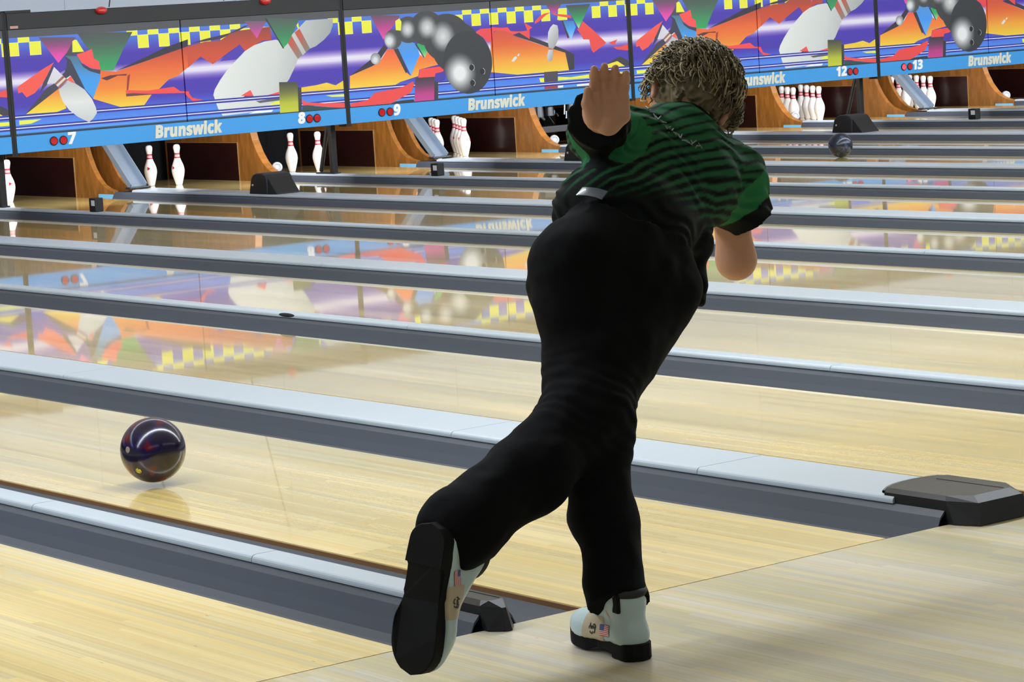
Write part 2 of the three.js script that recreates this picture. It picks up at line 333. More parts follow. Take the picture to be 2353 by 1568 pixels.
function drawPrint(list) {
  return canvasTex(2048, 552, (c, w, h) => {
    const bands = [[0, '#4a4c4f'], [0.09, '#4a4c50'], [0.095, '#4a78d6'], [0.17, '#4668cc'], [0.24, '#4a48b4'], [0.30, '#4430a6'], [0.40, '#4630a8'], [0.445, '#9a86cc'], [0.485, '#e2deec'], [0.515, '#dcd6ea'], [0.555, '#8a74c6'], [0.60, '#4832aa'], [0.72, '#4634aa'], [0.79, '#4654c4'], [0.84, '#4a7ae0'], [0.97, '#549aec'], [0.985, '#22323e'], [1, '#22323e']];
    const g = c.createLinearGradient(0, 0, 0, h); bands.forEach(([t, k]) => g.addColorStop(t, k)); c.fillStyle = g; c.fillRect(0, 0, w, h);
    const isB = list === ART_B;
    // two-row chequer
    for (let k = -18; k < 15; k++) {
      const x = 1140 + 63 * k, odd = Math.abs(k) % 2;
      const inCheck = isB ? (x < 160 || (x > 740 && x < 1560) || x > 1740) : (x < 190 || (x > 690 && x < 1560) || x > 1930);
      if (!inCheck) continue;
      c.fillStyle = '#e6e63a';
      if (odd) c.fillRect(x, 52, 63, 24); else c.fillRect(x, 76, 63, 67);
      c.strokeStyle = '#f0f08a'; c.lineWidth = 2.5; if (odd) c.strokeRect(x, 52, 63, 24); else c.strokeRect(x, 76, 63, 67);
    }
    const rails = () => { for (const y of [455, 512]) { c.fillStyle = '#2c2f9a'; c.fillRect(0, y - 12, w, 22); c.fillStyle = '#e8ecff'; c.fillRect(0, y - 4, w, 5); } };
    if (!list.some(([k]) => k[0] === 'S')) rails();
    for (const [k, pts] of list) {
      if (k[0] === 'S') { rails(); continue; }
      if (k[0] === 'R') {
        const [, dark, hi, x, y, rx, ry, hx, hy, hr] = k;
        c.save(); c.beginPath(); c.ellipse(x, y, rx, ry, 0, 0, 7); c.clip();
        const q = c.createRadialGradient(hx, hy, 0, hx, hy, hr * 1.25); q.addColorStop(0, hi); q.addColorStop(0.3, hi); q.addColorStop(1, dark);
        c.fillStyle = dark; c.fillRect(x - rx, y - ry, 2 * rx, 2 * ry); c.fillStyle = q; c.fillRect(x - rx, y - ry, 2 * rx, 2 * ry); c.restore(); continue;
      }
      if (k[0] === 'G') { const [, col, x, y, r0] = k, q = c.createRadialGradient(x, y, 0, x, y, r0); q.addColorStop(0, col); q.addColorStop(0.45, col + 'c0'); q.addColorStop(1, col + '00'); c.fillStyle = q; c.beginPath(); c.arc(x, y, r0, 0, 7); c.fill(); continue; }
      if (k[0] === 'H') { c.fillStyle = '#15171a'; c.beginPath(); c.arc(k[1], k[2], 17, 0, 7); c.fill(); c.strokeStyle = '#c8cacc'; c.lineWidth = 3; c.beginPath(); c.arc(k[1], k[2], 18, -1.4, 1.2); c.stroke(); continue; }
      const xs = pts.filter((_, j) => j % 2 === 0), ys = pts.filter((_, j) => j % 2), lo = Math.min(...ys), hi = Math.max(...ys), l = Math.min(...xs), r = Math.max(...xs);
      if (Array.isArray(k)) {
        const side = k[0] === 'L', cols = side ? k.slice(1) : k, q = side ? c.createLinearGradient(l, lo + (hi - lo) * 0.25, r, hi * 0.75 + lo * 0.25) : c.createLinearGradient(0, lo, 0, hi);
        cols.forEach((v, j) => q.addColorStop(j / (cols.length - 1), v.split('@')[0])); c.fillStyle = q;
      } else c.fillStyle = k;
      c.beginPath(); for (let j = 0; j < xs.length; j++) j ? c.lineTo(xs[j], ys[j]) : c.moveTo(xs[j], ys[j]); c.closePath(); c.fill();
    }
    c.fillStyle = '#22323e'; c.fillRect(0, 545, w, 8);
  });
}
const font = await new FontLoader().loadAsync('fonts/droid/droid_sans_bold.typeface.json');
const PRINT = [drawPrint(ART_A), drawPrint(ART_B)].map((map) => std(0xffffff, 0.5, { map }));
const ZM = -15.95;
function textGeo(s, size, slant, squeeze = 1) {
  const g = new TextGeometry(s, { font, size, depth: 0.006, curveSegments: 5, bevelEnabled: true, bevelThickness: 0.001, bevelSize: size * 0.05, bevelSegments: 1 });
  g.computeBoundingBox(); const b = g.boundingBox; g.translate(-b.min.x, -b.min.y, 0);
  g.applyMatrix4(new THREE.Matrix4().set(squeeze, slant, 0, 0, 0, 1, 0, 0, 0, 0, 1, 0, 0, 0, 0, 1)); g.computeBoundingBox(); return g;
}
const lampDisc = new THREE.CylinderGeometry(0.031, 0.033, 0.012, 24).rotateX(Math.PI / 2);
const lampRim = new THREE.TorusGeometry(0.034, 0.006, 6, 24);
const beaconGeo = new THREE.SphereGeometry(0.055, 20, 12).scale(1, 0.62, 0.9);
function maskUnit(first) { // holds the boards of lanes first and first + 1
  const x0 = cap(first - 1)[2], x1 = cap(first + 1)[2], mid = (x0 + x1) / 2, Lh = (x1 - x0) / 2;
  const art = ((first - 7) / 2) % 2 === 0 ? 0 : 1;
  const t = thing('masking_unit', `${art ? 'printed masking unit with giant black ball picture' : 'printed masking unit with giant leaning pin picture'} above lanes ${WORD[first]} and ${WORD[first + 1]}`, 'mask', [mid, 0, ZM], 'masking units over the pin decks');
  for (const s of [0, 1]) {
    const a = s ? 0.006 : -Lh + 0.028, b = s ? Lh - 0.028 : -0.006;
    const g = box(a, b, 0.665, 1.575, -0.03, 0), p = g.attributes.position, uv = g.attributes.uv;
    for (let k = 0; k < p.count; k++) uv.setXY(k, (p.getX(k) + Lh) / (2 * Lh), 1 - (1.585 - p.getY(k)) / 0.92);
    part('print_panel', g, PRINT[art], t);
  }
  part('top_rail', rbox(-Lh + 0.02, Lh - 0.02, 1.568, 1.708, -0.1, 0.012, 0.006), M.dark, t);
  part('number_strip', rbox(-Lh + 0.024, Lh - 0.024, 0.524, 0.668, -0.03, 0.006, 0.003), M.blue, t);
  part('frame', mergeGeometries([box(-Lh + 0.001, -Lh + 0.028, 0.5, 1.72, -0.12, 0.002), box(Lh - 0.028, Lh - 0.001, 0.5, 1.72, -0.12, 0.002), box(-Lh + 0.001, Lh - 0.001, 1.0, 1.06, -0.12, -0.032), box(-0.03, 0.03, 0.53, 1.6, -0.1, -0.031), box(-Lh + 0.001, Lh - 0.001, 0.53, 0.57, -0.12, -0.032)]), M.black, t);
  // writing on the strip
  const word = textGeo('Brunswick', 0.105, 0.12, 1);
  word.scale(0.69 / word.boundingBox.max.x, 1, 1); word.translate(7.385 - 7.7265, 0.545, 0.006); part('lettering', word, M.letter, t);
  [[first, -1], [first + 1, 1]].forEach(([n, s]) => {
    const d = textGeo(String(n), 0.096, 0.1, 1.05), dw = d.boundingBox.max.x;
    const at = s < 0 ? 6.52 - 7.7265 : 8.957 - 7.7265 - dw;
    d.translate(at, 0.562, 0.006); part('digit', d, M.digit, t);
    for (const k of [0, 1]) {
      const lx = s < 0 ? at - 0.036 - 0.092 * k : at + dw + 0.045 + 0.083 * k;
      const lit = first === 13 && s < 0 && k === 1;
      const m = part('indicator_lamp', lampDisc, lit ? M.lampLit : M.lampRed, t); m.position.set(lx, 0.602, 0.01);
      const r = part('bezel', lampRim, M.black, m); r.position.set(0, 0, 0.001);
    }
    const bc = part('beacon', beaconGeo, M.lampRed, t); bc.position.set(s < 0 ? 6.942 - 7.7265 : 8.612 - 7.7265, 1.69, 0.02);
    // unseen lamp behind the mask, placed to light the pins and deck
    const lx = laneX(s < 0 ? first : first + 1) - mid;
    const pl = part('unseen_pin_lamp', rbox(lx - 0.5, lx + 0.5, 0.9, 0.95, -0.3, -0.25, 0.01), M.tube, t);
    const l = new THREE.RectAreaLight(0xfaf9ff, LIGHT.pin, 0.98, 0.05); l.name = 'unseen_pin_lamp_light';
    l.position.set(lx, 0.885, -0.29); t.add(l); l.lookAt(t.position.x + lx, 0.1, ZM - 1.75);
  });
  if (first === 7) { part('sticker', box(-Lh + 0.045, -Lh + 0.12, 1.578, 1.6, 0.012, 0.013), std(0xb88a84, 0.6), t); part('corner_block', box(-Lh + 0.01, -Lh + 0.25, 1.708, 1.73, -0.08, 0.01), M.black, t); }
  { // black steel legs on the narrow cap
    const q = thing('mask_post', `black steel post with slanted brace on the cap between lanes ${WORD[first - 1]} and ${WORD[first]}`, 'post', [x0, CAPY, ZM], 'posts that carry the masking units');
    part('post', rbox(-0.028, 0.028, 0.001, 0.94, -0.33, -0.27, 0.006), M.black, q);
    part('brace', new THREE.TubeGeometry(new THREE.LineCurve3(V(0, 0.02, -0.52), V(0, 0.56, -0.32)), 1, 0.02, 8), M.black, q);
    part('foot', box(-0.035, 0.035, 0.0005, 0.012, -0.56, -0.24), M.black, q);
    part('arm', box(-0.02, 0.02, 0.9, 0.94, -0.3, -0.122), M.black, q);
  }
}
M.lampLit = new THREE.MeshStandardMaterial({ color: 0xff5560, emissive: 0xff3040, emissiveIntensity: 0.8, roughness: 0.3 });
for (let f = 3; f <= 15; f += 2) maskUnit(f);
// thin dark stays from the masks to the ceiling
[[7.06, 1.709], [8.22, 1.709]].forEach(([x, y]) => {
  const m = part(numbered('stay_rod'), new THREE.TubeGeometry(new THREE.LineCurve3(V(x, y + 0.008, ZM - 0.05), V(x + 0.42, CEIL, ZM - 0.2)), 1, 0.0055, 8), M.black, scene);
  m.userData = { label: x < 7.5 ? 'thin black stay rod above the mask top, beside the leftmost red beacon' : 'thin black stay rod above the mask top, left of the second red beacon', category: 'rod' };
});

// ---------------------------------------------------------------- kickbacks, ball return parts
const kickProfile = (dz) => [[-19.3, -0.1], [-17.9 + dz, -0.1], [-17.5 + dz, -0.06], [-17.15 + dz, -0.045], [-17.15 + dz, 0.045], [-17.25 + dz, 0.062], [-17.36 + dz, 0.1], [-17.45 + dz, 0.165], [-17.53 + dz, 0.255], [-17.6 + dz, 0.37], [-17.66 + dz, 0.52], [-17.7 + dz, 0.75], [-17.7 + dz, 1.3], [-19.3, 1.3]];
function worldUV(g, s = 1) { // uv from the z-y plane, in metres
  const p = g.attributes.position, uv = new Float32Array(p.count * 2);
  for (let i = 0; i < p.count; i++) { uv[2 * i] = p.getY(i) / s; uv[2 * i + 1] = p.getZ(i) / s; }
  g.setAttribute('uv', new THREE.BufferAttribute(uv, 2)); return g;
}
for (let i = 5; i <= 15; i++) {
  const [a, b, c] = cap(i), wide = i % 2;
  const t = thing('kickback', `curved orange wooden kickback wall between pin decks ${WORD[i]} and ${WORD[i + 1]}`, 'partition', [c, 0, 0], 'kickbacks between the pin decks');
  const plates = wide ? [[a, a + 0.05], [b - 0.05, b]] : [[a, b]];
  for (const [p0, p1] of plates) part('side_board', worldUV(sweepX(kickProfile(0), p0 - c, p1 - c, 0.006), 0.8), M.wood, t);
  for (const s of [-1, 1]) {
    const xf = s < 0 ? a - c : b - c;
    const pn = part('wear_panel', box(Math.min(xf, xf + s * 0.006), Math.max(xf, xf + s * 0.006), -0.025, 0.345, -19.25, -17.88), M.maroon, t);
    part('trim', mergeGeometries([box(Math.min(xf, xf + s * 0.008), Math.max(xf, xf + s * 0.008), 0.345, 0.351, -19.25, -17.874), box(Math.min(xf, xf + s * 0.008), Math.max(xf, xf + s * 0.008), -0.025, 0.345, -17.88, -17.874)]), M.sticker2 ??= std(0x9a7a4a, 0.5), pn);
    part('blue_marker', box(Math.min(xf, xf + s * 0.004), Math.max(xf, xf + s * 0.004), -0.034, 0.012, -17.44, -17.16), M.sticker, t);
  }
  if (wide) { // sloping steel channel of the ball return between the two boards
    const ch = thing('steel_channel', `sloping steel ball return channel standing between pin decks ${WORD[i]} and ${WORD[i + 1]}`, 'channel', [c - 0.01, 0.06, -16.93], 'steel channels of the ball returns');
    const prof = [[-0.086, 0], [0.086, 0], [0.086, 0.06], [0.079, 0.06], [0.079, 0.008], [-0.079, 0.008], [-0.079, 0.06], [-0.086, 0.06]];
    const g = sweepZ(prof, 0, -0.86); g.rotateX(0.72); part('trough', g, M.steel, ch);
    const q = part('lip', rbox(-0.11, 0.11, 0.0, 0.02, -0.03, 0.06, 0.006), M.steelDark, ch);
  } else {
    const ro = thing('roller', `small white plastic roller wheel beside pin deck ${WORD[i + 1]}`, 'roller', [b + 0.056, 0.1, -17.4], 'white rollers by the pin decks');
    const pts = [[0, -0.03], [0.04, -0.03], [0.05, -0.022], [0.052, 0], [0.05, 0.022], [0.04, 0.03], [0.034, 0.03], [0.032, 0.024], [0, 0.024]].map(([x, y]) => new THREE.Vector2(x, y));
    const m = part('wheel', new THREE.LatheGeometry(pts, 24).rotateX(Math.PI / 2).rotateY(-0.5), M.roller ??= std(0xa9adb0, 0.5), ro);
    part('hub', new THREE.CylinderGeometry(0.02, 0.02, 0.01, 16).rotateX(Math.PI / 2).rotateY(-0.5).translate(-0.014, 0, 0.026), std(0xb8bec6, 0.4), ro);
    part('bracket', box(-0.02, 0.02, -0.06, -0.04, -0.03, 0.03), M.steelDark, ro);
  }
  if (wide && i >= 5) { // black hood over the return track on the wide caps
    const h = thing('return_hood', `black rounded ball return hood on the wide cap between lanes ${WORD[i]} and ${WORD[i + 1]}`, 'hood', [c, CAPY, 0], 'black hoods on the wide caps');
    part('shell', sweepX([[-14.78, 0.001], [-14.74, 0.13], [-14.7, 0.165], [-14.66, 0.176], [-14.58, 0.178], [-14.52, 0.165], [-14.49, 0.13], [-14.49, 0.001]], -WW / 2 + 0.004, WW / 2 - 0.004, 0.012), M.hood, h);
    part('nose', new ConvexGeometry([V(-WW / 2 + 0.01, 0.001, -14.5), V(WW / 2 - 0.01, 0.001, -14.5), V(-WW / 2 + 0.02, 0.14, -14.495), V(WW / 2 - 0.02, 0.14, -14.495), V(-WW / 2 + 0.02, 0.002, -14.36), V(WW / 2 - 0.02, 0.002, -14.36), V(-WW / 2 + 0.03, 0.012, -14.36), V(WW / 2 - 0.03, 0.012, -14.36)]), M.hood, h);
    part('screw', new THREE.SphereGeometry(0.012, 10, 8).translate(-WW / 2 + 0.004, 0.075, -14.71), std(0xb0a080, 0.35, { metalness: 0.6 }), h);
  } else if (!wide) {
    const s = thing('sensor_box', `small black sensor box with white tag on the cap between lanes ${WORD[i]} and ${WORD[i + 1]}`, 'sensor', [c, CAPY, -14.58], 'black sensor boxes on the narrow caps');
    part('case', rbox(-0.038, 0.038, 0.001, 0.112, -0.052, 0.052, 0.006), M.black, s);
    part('tag', box(-0.0395, -0.038, 0.05, 0.095, -0.012, 0.044), std(0xd0d4d6, 0.5), s);
  }
}

// ---------------------------------------------------------------- pins
const pinProfile = [[0.0285, 0], [0.0325, 0.012], [0.0415, 0.045], [0.0525, 0.085], [0.0592, 0.12], [0.0605, 0.135], [0.0585, 0.16], [0.052, 0.188], [0.0425, 0.213], [0.034, 0.233], [0.0275, 0.254], [0.0235, 0.276], [0.0232, 0.29], [0.0248, 0.305], [0.0285, 0.325], [0.0318, 0.342], [0.0322, 0.352], [0.0295, 0.367], [0.0215, 0.377], [0.0105, 0.381], [0, 0.3815]];
const pinR = (y) => { for (let k = 1; k < pinProfile.length; k++) if (pinProfile[k][1] >= y) { const [r0, y0] = pinProfile[k - 1], [r1, y1] = pinProfile[k]; return r0 + (r1 - r0) * (y - y0) / (y1 - y0); } return 0; };
const curve = new THREE.SplineCurve(pinProfile.map(([x, y]) => new THREE.Vector2(x, y)));
const pinGeo = new THREE.LatheGeometry([new THREE.Vector2(0, 0), ...curve.getPoints(48)], 28);
const band = (y) => new THREE.LatheGeometry([[0, -0.0065], [1, -0.006], [1, 0.006], [0, 0.0065]].map(([o, d]) => new THREE.Vector2(pinR(y + d) + (o ? 0.0012 : -0.002), y + d)), 28);
const bandGeo = [band(0.259), band(0.293)];
const tint = phy(0xe9a3ac, 0.4); const ringGeo = new THREE.LatheGeometry([0.268, 0.276, 0.287].map((y) => new THREE.Vector2(pinR(y) + 0.0006, y)), 28);
const badge = new THREE.CircleGeometry(0.02, 3).translate(0, 0.165, 0.0592);
const PIN_S = 1.03, ZP = -17.76;
const rackWord = { 7: 'behind the black post at the far left edge', 8: 'standing below digit seven', 9: 'standing below digit eight', 10: 'full rack below digit nine', 13: 'full rack below number twelve', 14: 'full rack below number thirteen' };
const spot = [[0, 0, 'head pin'], [1, 0, 'second row left pin'], [1, 1, 'second row right pin'], [2, 0, 'third row left pin'], [2, 1, 'third row middle pin'], [2, 2, 'third row right pin'], [3, 0, 'back row far left pin'], [3, 1, 'back row inner left pin'], [3, 2, 'back row inner right pin'], [3, 3, 'back row far right pin']];
let pin0 = null;
function placePin(lane, n) {
  const [k, j, w] = spot[n], x = laneX(lane) + (j - k / 2) * 0.3048 + 0.01, z = ZP - 0.264 * k;
  let t;
  if (!pin0) {
    t = pin0 = thing('bowling_pin', '', 'pin');
    part('body', pinGeo, M.pin, t); for (const g of bandGeo) part('neck_stripe', g, M.red, t); part('neck_ring', ringGeo, tint, t); part('badge', badge, M.red, t);
  } else { t = pin0.clone(); t.name = numbered('bowling_pin'); scene.add(t); }
  t.position.set(x, 0.0005, z); t.scale.setScalar(PIN_S); t.rotation.y = hash(lane, n, 5) * 6.28;
  t.userData = { label: `white pin with red stripes, ${w.replace(/ pin$/, '')}, ${rackWord[lane]}`, category: 'pin', group: 'standing bowling pins' };
}
placePin(7, 0); placePin(8, 0); placePin(8, 1); placePin(9, 0); placePin(9, 1);
for (const l of [10, 13, 14]) for (let n = 0; n < 10; n++) placePin(l, n);
{ // the pinsetter lowered over deck 11
  const t = thing('pinsetter', 'dark pinsetter machine of rods and cups lowered over the deck beside the bowler shoulder', 'machine', [laneX(11), 0.1, -17.9]);
  part('table', rbox(-0.5, 0.5, 0.36, 0.44, -0.9, 0.02, 0.01), M.black, t);
  for (const s of [-1, 1]) part('side_frame', box(s * 0.515 - 0.012, s * 0.515 + 0.012, -0.0995, 0.5, -0.8, -0.05), M.black, t);
  part('front_bar', rbox(-0.5, 0.5, 0.05, 0.12, -0.06, 0, 0.008), M.steelDark, t);
  for (let k = 0; k < 26; k++) {
    const x = rr(-0.52, 0.48), z = rr(-0.5, 0.05), y = rr(0.1, 0.34), L = rr(0.06, 0.2);
    part('rod', new THREE.TubeGeometry(new THREE.LineCurve3(V(x, y, z), V(x + rr(-0.5, 0.5) * L, y + rr(-0.8, 0.9) * L, z + rr(-0.5, 0.5) * L)), 1, rr(0.006, 0.016), 6), [M.steel, M.white, M.steelDark][k % 3], t);
  }
  for (let k = 0; k < 5; k++) part('pin_cup', new THREE.CylinderGeometry(0.05, 0.06, 0.12, 14, 1).translate(-0.42 + 0.22 * k, 0.28, -0.12 - 0.1 * (k % 2)), M.steelDark, t);
}
for (let i = 6; i <= 15; i++) { // hanging pit curtains at the back of each deck
  const pts = []; for (let k = 0; k <= 24; k++) pts.push([-0.7 + 1.4 * k / 24, 0.02 * Math.sin(k * 1.3)]);
  const t = thing('pit_curtain', `black pit curtain hanging at the back of pin deck ${WORD[i]}`, 'curtain', [laneX(i), -0.1, -19.42], 'pit curtains behind the decks');
  const s = new THREE.Shape([...pts.map(([x, y]) => new THREE.Vector2(x, y)), ...pts.slice().reverse().map(([x, y]) => new THREE.Vector2(x, y - 0.012))]);
  part('cloth', new THREE.ExtrudeGeometry(s, { depth: 1.35, bevelEnabled: false }).rotateX(-Math.PI / 2), M.pit2 ??= std(0x0d1014, 0.9), t);
  part('rail', box(-0.7, 0.7, 1.35, 1.38, -0.03, 0.03), M.steelDark, t);
}

// ---------------------------------------------------------------- balls
function ballTex(f) {
  const w = 1024, h = 512, d = new Uint8Array(w * h * 4);
  for (let y = 0; y < h; y++) for (let x = 0; x < w; x++) {
    const ph = x / w * 2 * Math.PI, th = y / h * Math.PI, c = f(-Math.cos(ph) * Math.sin(th), -Math.cos(th), Math.sin(ph) * Math.sin(th)), i = (y * w + x) * 4;
    d[i] = c[0]; d[i + 1] = c[1]; d[i + 2] = c[2]; d[i + 3] = 255;
  }
  return tex(d, w, h);
}
const mixc = (a, b, t) => a.map((v, i) => v + (b[i] - v) * t);
{
  const R = 0.1085;
  const toCam = camera.position.clone().sub(V(-0.262, 0.1195, -2.617)).normalize();
  const right = V(0.79664, -0.06112, 0.60135), up = toCam.clone().cross(right).normalize();
  const dirOf = (px, py) => right.clone().multiplyScalar(px).addScaledVector(up, py).addScaledVector(toCam, Math.sqrt(Math.max(0, 1 - px * px - py * py))).normalize();
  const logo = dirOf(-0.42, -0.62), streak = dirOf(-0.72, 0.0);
  const t = thing('bowling_ball', 'shiny dark purple and red marbled ball just above the lane at left', 'ball', [-0.262, 0.1195, -2.617]);
  const map = ballTex((x, y, z) => {
    const n = noise(x * 2.2 + 9, y * 2.2 + 4, z * 2.2 + 7) * 0.65 + noise(x * 5 + 3, y * 5, z * 5 + 2) * 0.35;
    let c = mixc([20, 13, 58], [78, 9, 22], step(0.53, 0.66, n));
    c = mixc(c, [16, 9, 18], step(0.52, 0.4, n) * 0.6);
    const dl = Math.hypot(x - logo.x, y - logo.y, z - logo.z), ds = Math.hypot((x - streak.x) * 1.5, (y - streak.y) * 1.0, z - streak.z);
    if (dl < 0.1 && hash(Math.floor(x * 40), Math.floor(y * 40), Math.floor(z * 40)) > 0.25) c = [196, 190, 60];
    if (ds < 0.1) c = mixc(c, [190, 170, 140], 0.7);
    return c;
  });
  const holes = [[-0.1, 0.5], [0.12, 0.52], [0.0, 0.2]];
  part('shell', new THREE.SphereGeometry(R, 64, 40), phy(0xffffff, 0.17, { map }), t);
  for (const [px, py] of holes) { const d = V(-px, py, -0.8).normalize(), m = part('finger_hole', new THREE.CircleGeometry(0.013, 18), M.black, t); m.position.copy(d.clone().multiplyScalar(R + 0.0006)); m.lookAt(t.position.clone().addScaledVector(d, 1)); }
}
{
  const t = thing('bowling_ball', 'dark blue grey marbled ball rolling far down the lane right of the bowler', 'ball', [12.33, 0.1087, -12.47]);
  const map = ballTex((x, y, z) => mixc([24, 30, 46], [58, 68, 90], step(0.5, 0.75, noise(x * 3 + 5, y * 3 + 8, z * 3 + 2) * 0.6 + noise(x * 8 + 5, y * 8 + 8, z * 8 + 2) * 0.4)));
  part('shell', new THREE.SphereGeometry(0.1085, 48, 32), phy(0xffffff, 0.2, { map }), t);
  for (const [x, y] of [[0.1, 0.6], [0.3, 0.55], [0.2, 0.3]]) { const d = V(x, y, -0.8).normalize(), m = part('finger_hole', new THREE.CircleGeometry(0.013, 18), M.black, t); m.position.copy(d.clone().multiplyScalar(0.1091)); m.lookAt(t.position.clone().addScaledVector(d, 1)); }
}
// ---------------------------------------------------------------- the bowler
const J = {pelL: V(-0.605, 0.887, 0.162), pelR: V(-0.380, 0.852, 0.134), pelTop: V(-0.453, 0.956, 0.114), hipL: V(-0.626, 0.837, 0.154), kneeL: V(-0.690, 0.486, 0.285), hemL: V(-0.800, 0.121, 0.485), calfL: V(-0.730, 0.312, 0.357), hipR: V(-0.390, 0.800, 0.159), kneeR: V(-0.711, 0.536, 0.287), calfR: V(-0.928, 0.439, 0.342), hemR: V(-1.154, 0.339, 0.364), tail1: V(-0.206, 0.888, 0.107), tail2: V(-0.230, 0.757, 0.160), wst: V(-0.394, 0.971, 0.081), chest: V(-0.192, 1.060, 0.004), ub: V(-0.113, 1.114, -0.033), neck0: V(-0.053, 1.160, -0.071), neck1: V(-0.012, 1.200, -0.097), shoL: V(-0.326, 1.167, -0.049), slvL: V(-0.487, 1.222, 0.124), elbL: V(-0.515, 1.238, 0.176), wrL: V(-0.634, 1.222, 0.341), shoR: V(0.033, 1.024, -0.012), slvR: V(0.094, 0.917, -0.001), elbR: V(0.080, 0.811, -0.045), wrR: V(0.241, 0.938, -0.258), hndR: V(0.302, 0.990, -0.346), head: V(0.013, 1.243, -0.110), earL: V(-0.108, 1.240, -0.124), earR: V(0.033, 1.153, -0.006), heelR: V(-1.258, 0.377, 0.407), toeR: V(-1.312, 0.042, 0.367) };
function surfaceNets(f, lo, hi, h) {
  const n = [0, 1, 2].map((k) => Math.ceil((hi[k] - lo[k]) / h) + 1), [nx, ny, nz] = n, val = new Float32Array(nx * ny * nz);
  for (let k = 0, i = 0; k < nz; k++) for (let j = 0; j < ny; j++) for (let q = 0; q < nx; q++, i++) val[i] = f(lo[0] + q * h, lo[1] + j * h, lo[2] + k * h);
  const idx = new Int32Array(nx * ny * nz).fill(-1), pos = [], ind = [], off = [0, 1, nx, nx + 1, nx * ny, nx * ny + 1, nx * ny + nx, nx * ny + nx + 1];
  const edges = [[0, 1], [0, 2], [0, 4], [1, 3], [1, 5], [2, 3], [2, 6], [3, 7], [4, 5], [4, 6], [5, 7], [6, 7]];
  for (let k = 0; k < nz - 1; k++) for (let j = 0; j < ny - 1; j++) for (let q = 0; q < nx - 1; q++) {
    const i = q + nx * (j + ny * k); let m = 0;
    for (let c = 0; c < 8; c++) if (val[i + off[c]] < 0) m |= 1 << c;
    if (m === 0 || m === 255) continue;
    let x = 0, y = 0, z = 0, cnt = 0;
    for (const [a, b] of edges) {
      const va = val[i + off[a]], vb = val[i + off[b]]; if ((va < 0) === (vb < 0)) continue;
      const t = va / (va - vb); cnt++;
      x += (a & 1) + t * ((b & 1) - (a & 1)); y += ((a >> 1) & 1) + t * (((b >> 1) & 1) - ((a >> 1) & 1)); z += ((a >> 2) & 1) + t * (((b >> 2) & 1) - ((a >> 2) & 1));
    }
    idx[i] = pos.length / 3; pos.push(lo[0] + (q + x / cnt) * h, lo[1] + (j + y / cnt) * h, lo[2] + (k + z / cnt) * h);
  }
  const quad = (a, b, c, d, flip) => { if (a < 0 || b < 0 || c < 0 || d < 0) return; flip ? ind.push(a, c, b, a, d, c) : ind.push(a, b, c, a, c, d); };
  for (let k = 1; k < nz - 1; k++) for (let j = 1; j < ny - 1; j++) for (let q = 1; q < nx - 1; q++) {
    const i = q + nx * (j + ny * k), s = val[i] < 0;
    if (s !== val[i + 1] < 0) quad(idx[i - nx - nx * ny], idx[i - nx * ny], idx[i], idx[i - nx], !s);
    if (s !== val[i + nx] < 0) quad(idx[i - 1 - nx * ny], idx[i - nx * ny], idx[i], idx[i - 1], s);
    if (s !== val[i + nx * ny] < 0) quad(idx[i - 1 - nx], idx[i - nx], idx[i], idx[i - 1], !s);
  }
  const g = new THREE.BufferGeometry(), P = new Float32Array(pos), N = new Float32Array(P.length), e = h * 0.5;
  for (let i = 0; i < P.length; i += 3) {
    const x = P[i], y = P[i + 1], z = P[i + 2], a = f(x + e, y, z) - f(x - e, y, z), b = f(x, y + e, z) - f(x, y - e, z), c = f(x, y, z + e) - f(x, y, z - e), l = Math.hypot(a, b, c) || 1;
    N[i] = a / l; N[i + 1] = b / l; N[i + 2] = c / l;
  }
  g.setAttribute('position', new THREE.BufferAttribute(P, 3)); g.setAttribute('normal', new THREE.BufferAttribute(N, 3)); g.setIndex(ind); return g;
}
const caps = (list) => list.map(([a, b, ra, rb]) => { const d = b.clone().sub(a); return [a.x, a.y, a.z, d.x, d.y, d.z, d.lengthSq() || 1e-9, ra, rb - ra, Math.max(ra, rb)]; });
function sdCap(c, x, y, z) {
  const px = x - c[0], py = y - c[1], pz = z - c[2], t = clamp((px * c[3] + py * c[4] + pz * c[5]) / c[6]);
  return Math.hypot(px - t * c[3], py - t * c[4], pz - t * c[5]) - (c[7] + t * c[8]);
}
const smin = (a, b, k) => { const h = clamp(0.5 + 0.5 * (b - a) / k); return b + (a - b) * h - k * h * (1 - h); };
const field = (list, k) => { const c = caps(list); return (x, y, z) => { let d = 1e3; for (let i = 0; i < c.length; i++) d = smin(d, sdCap(c[i], x, y, z), k); return d; }; };
const bounds = (list, m = 0.02) => { const lo = [9, 9, 9], hi = [-9, -9, -9]; for (const [a, b, ra, rb] of list) for (const [p, r] of [[a, ra], [b, rb]]) [p.x, p.y, p.z].forEach((v, k) => { lo[k] = Math.min(lo[k], v - r - m); hi[k] = Math.max(hi[k], v + r + m); }); return [lo, hi]; };
const mixv = (a, b, t) => a.clone().lerp(b, t);
const person = thing('person', 'bowler seen from behind, bent forward, in green striped shirt and black trousers', 'person', [-0.8, 0, 0.45]);
const own = (g) => { g.translate(0.8, 0, -0.45); return g; };
const RGT = V(0.79664, -0.06112, 0.60135), UPV = V(0.12105, 0.99085, -0.05965), FWD = V(0.5922, -0.12031, -0.79676);
const at = (p, r, u, f = 0) => p.clone().addScaledVector(RGT, r).addScaledVector(UPV, u).addScaledVector(FWD, f);
const lat = J.shoR.clone().sub(J.shoL).normalize(), spine = J.ub.clone().sub(J.wst).normalize();

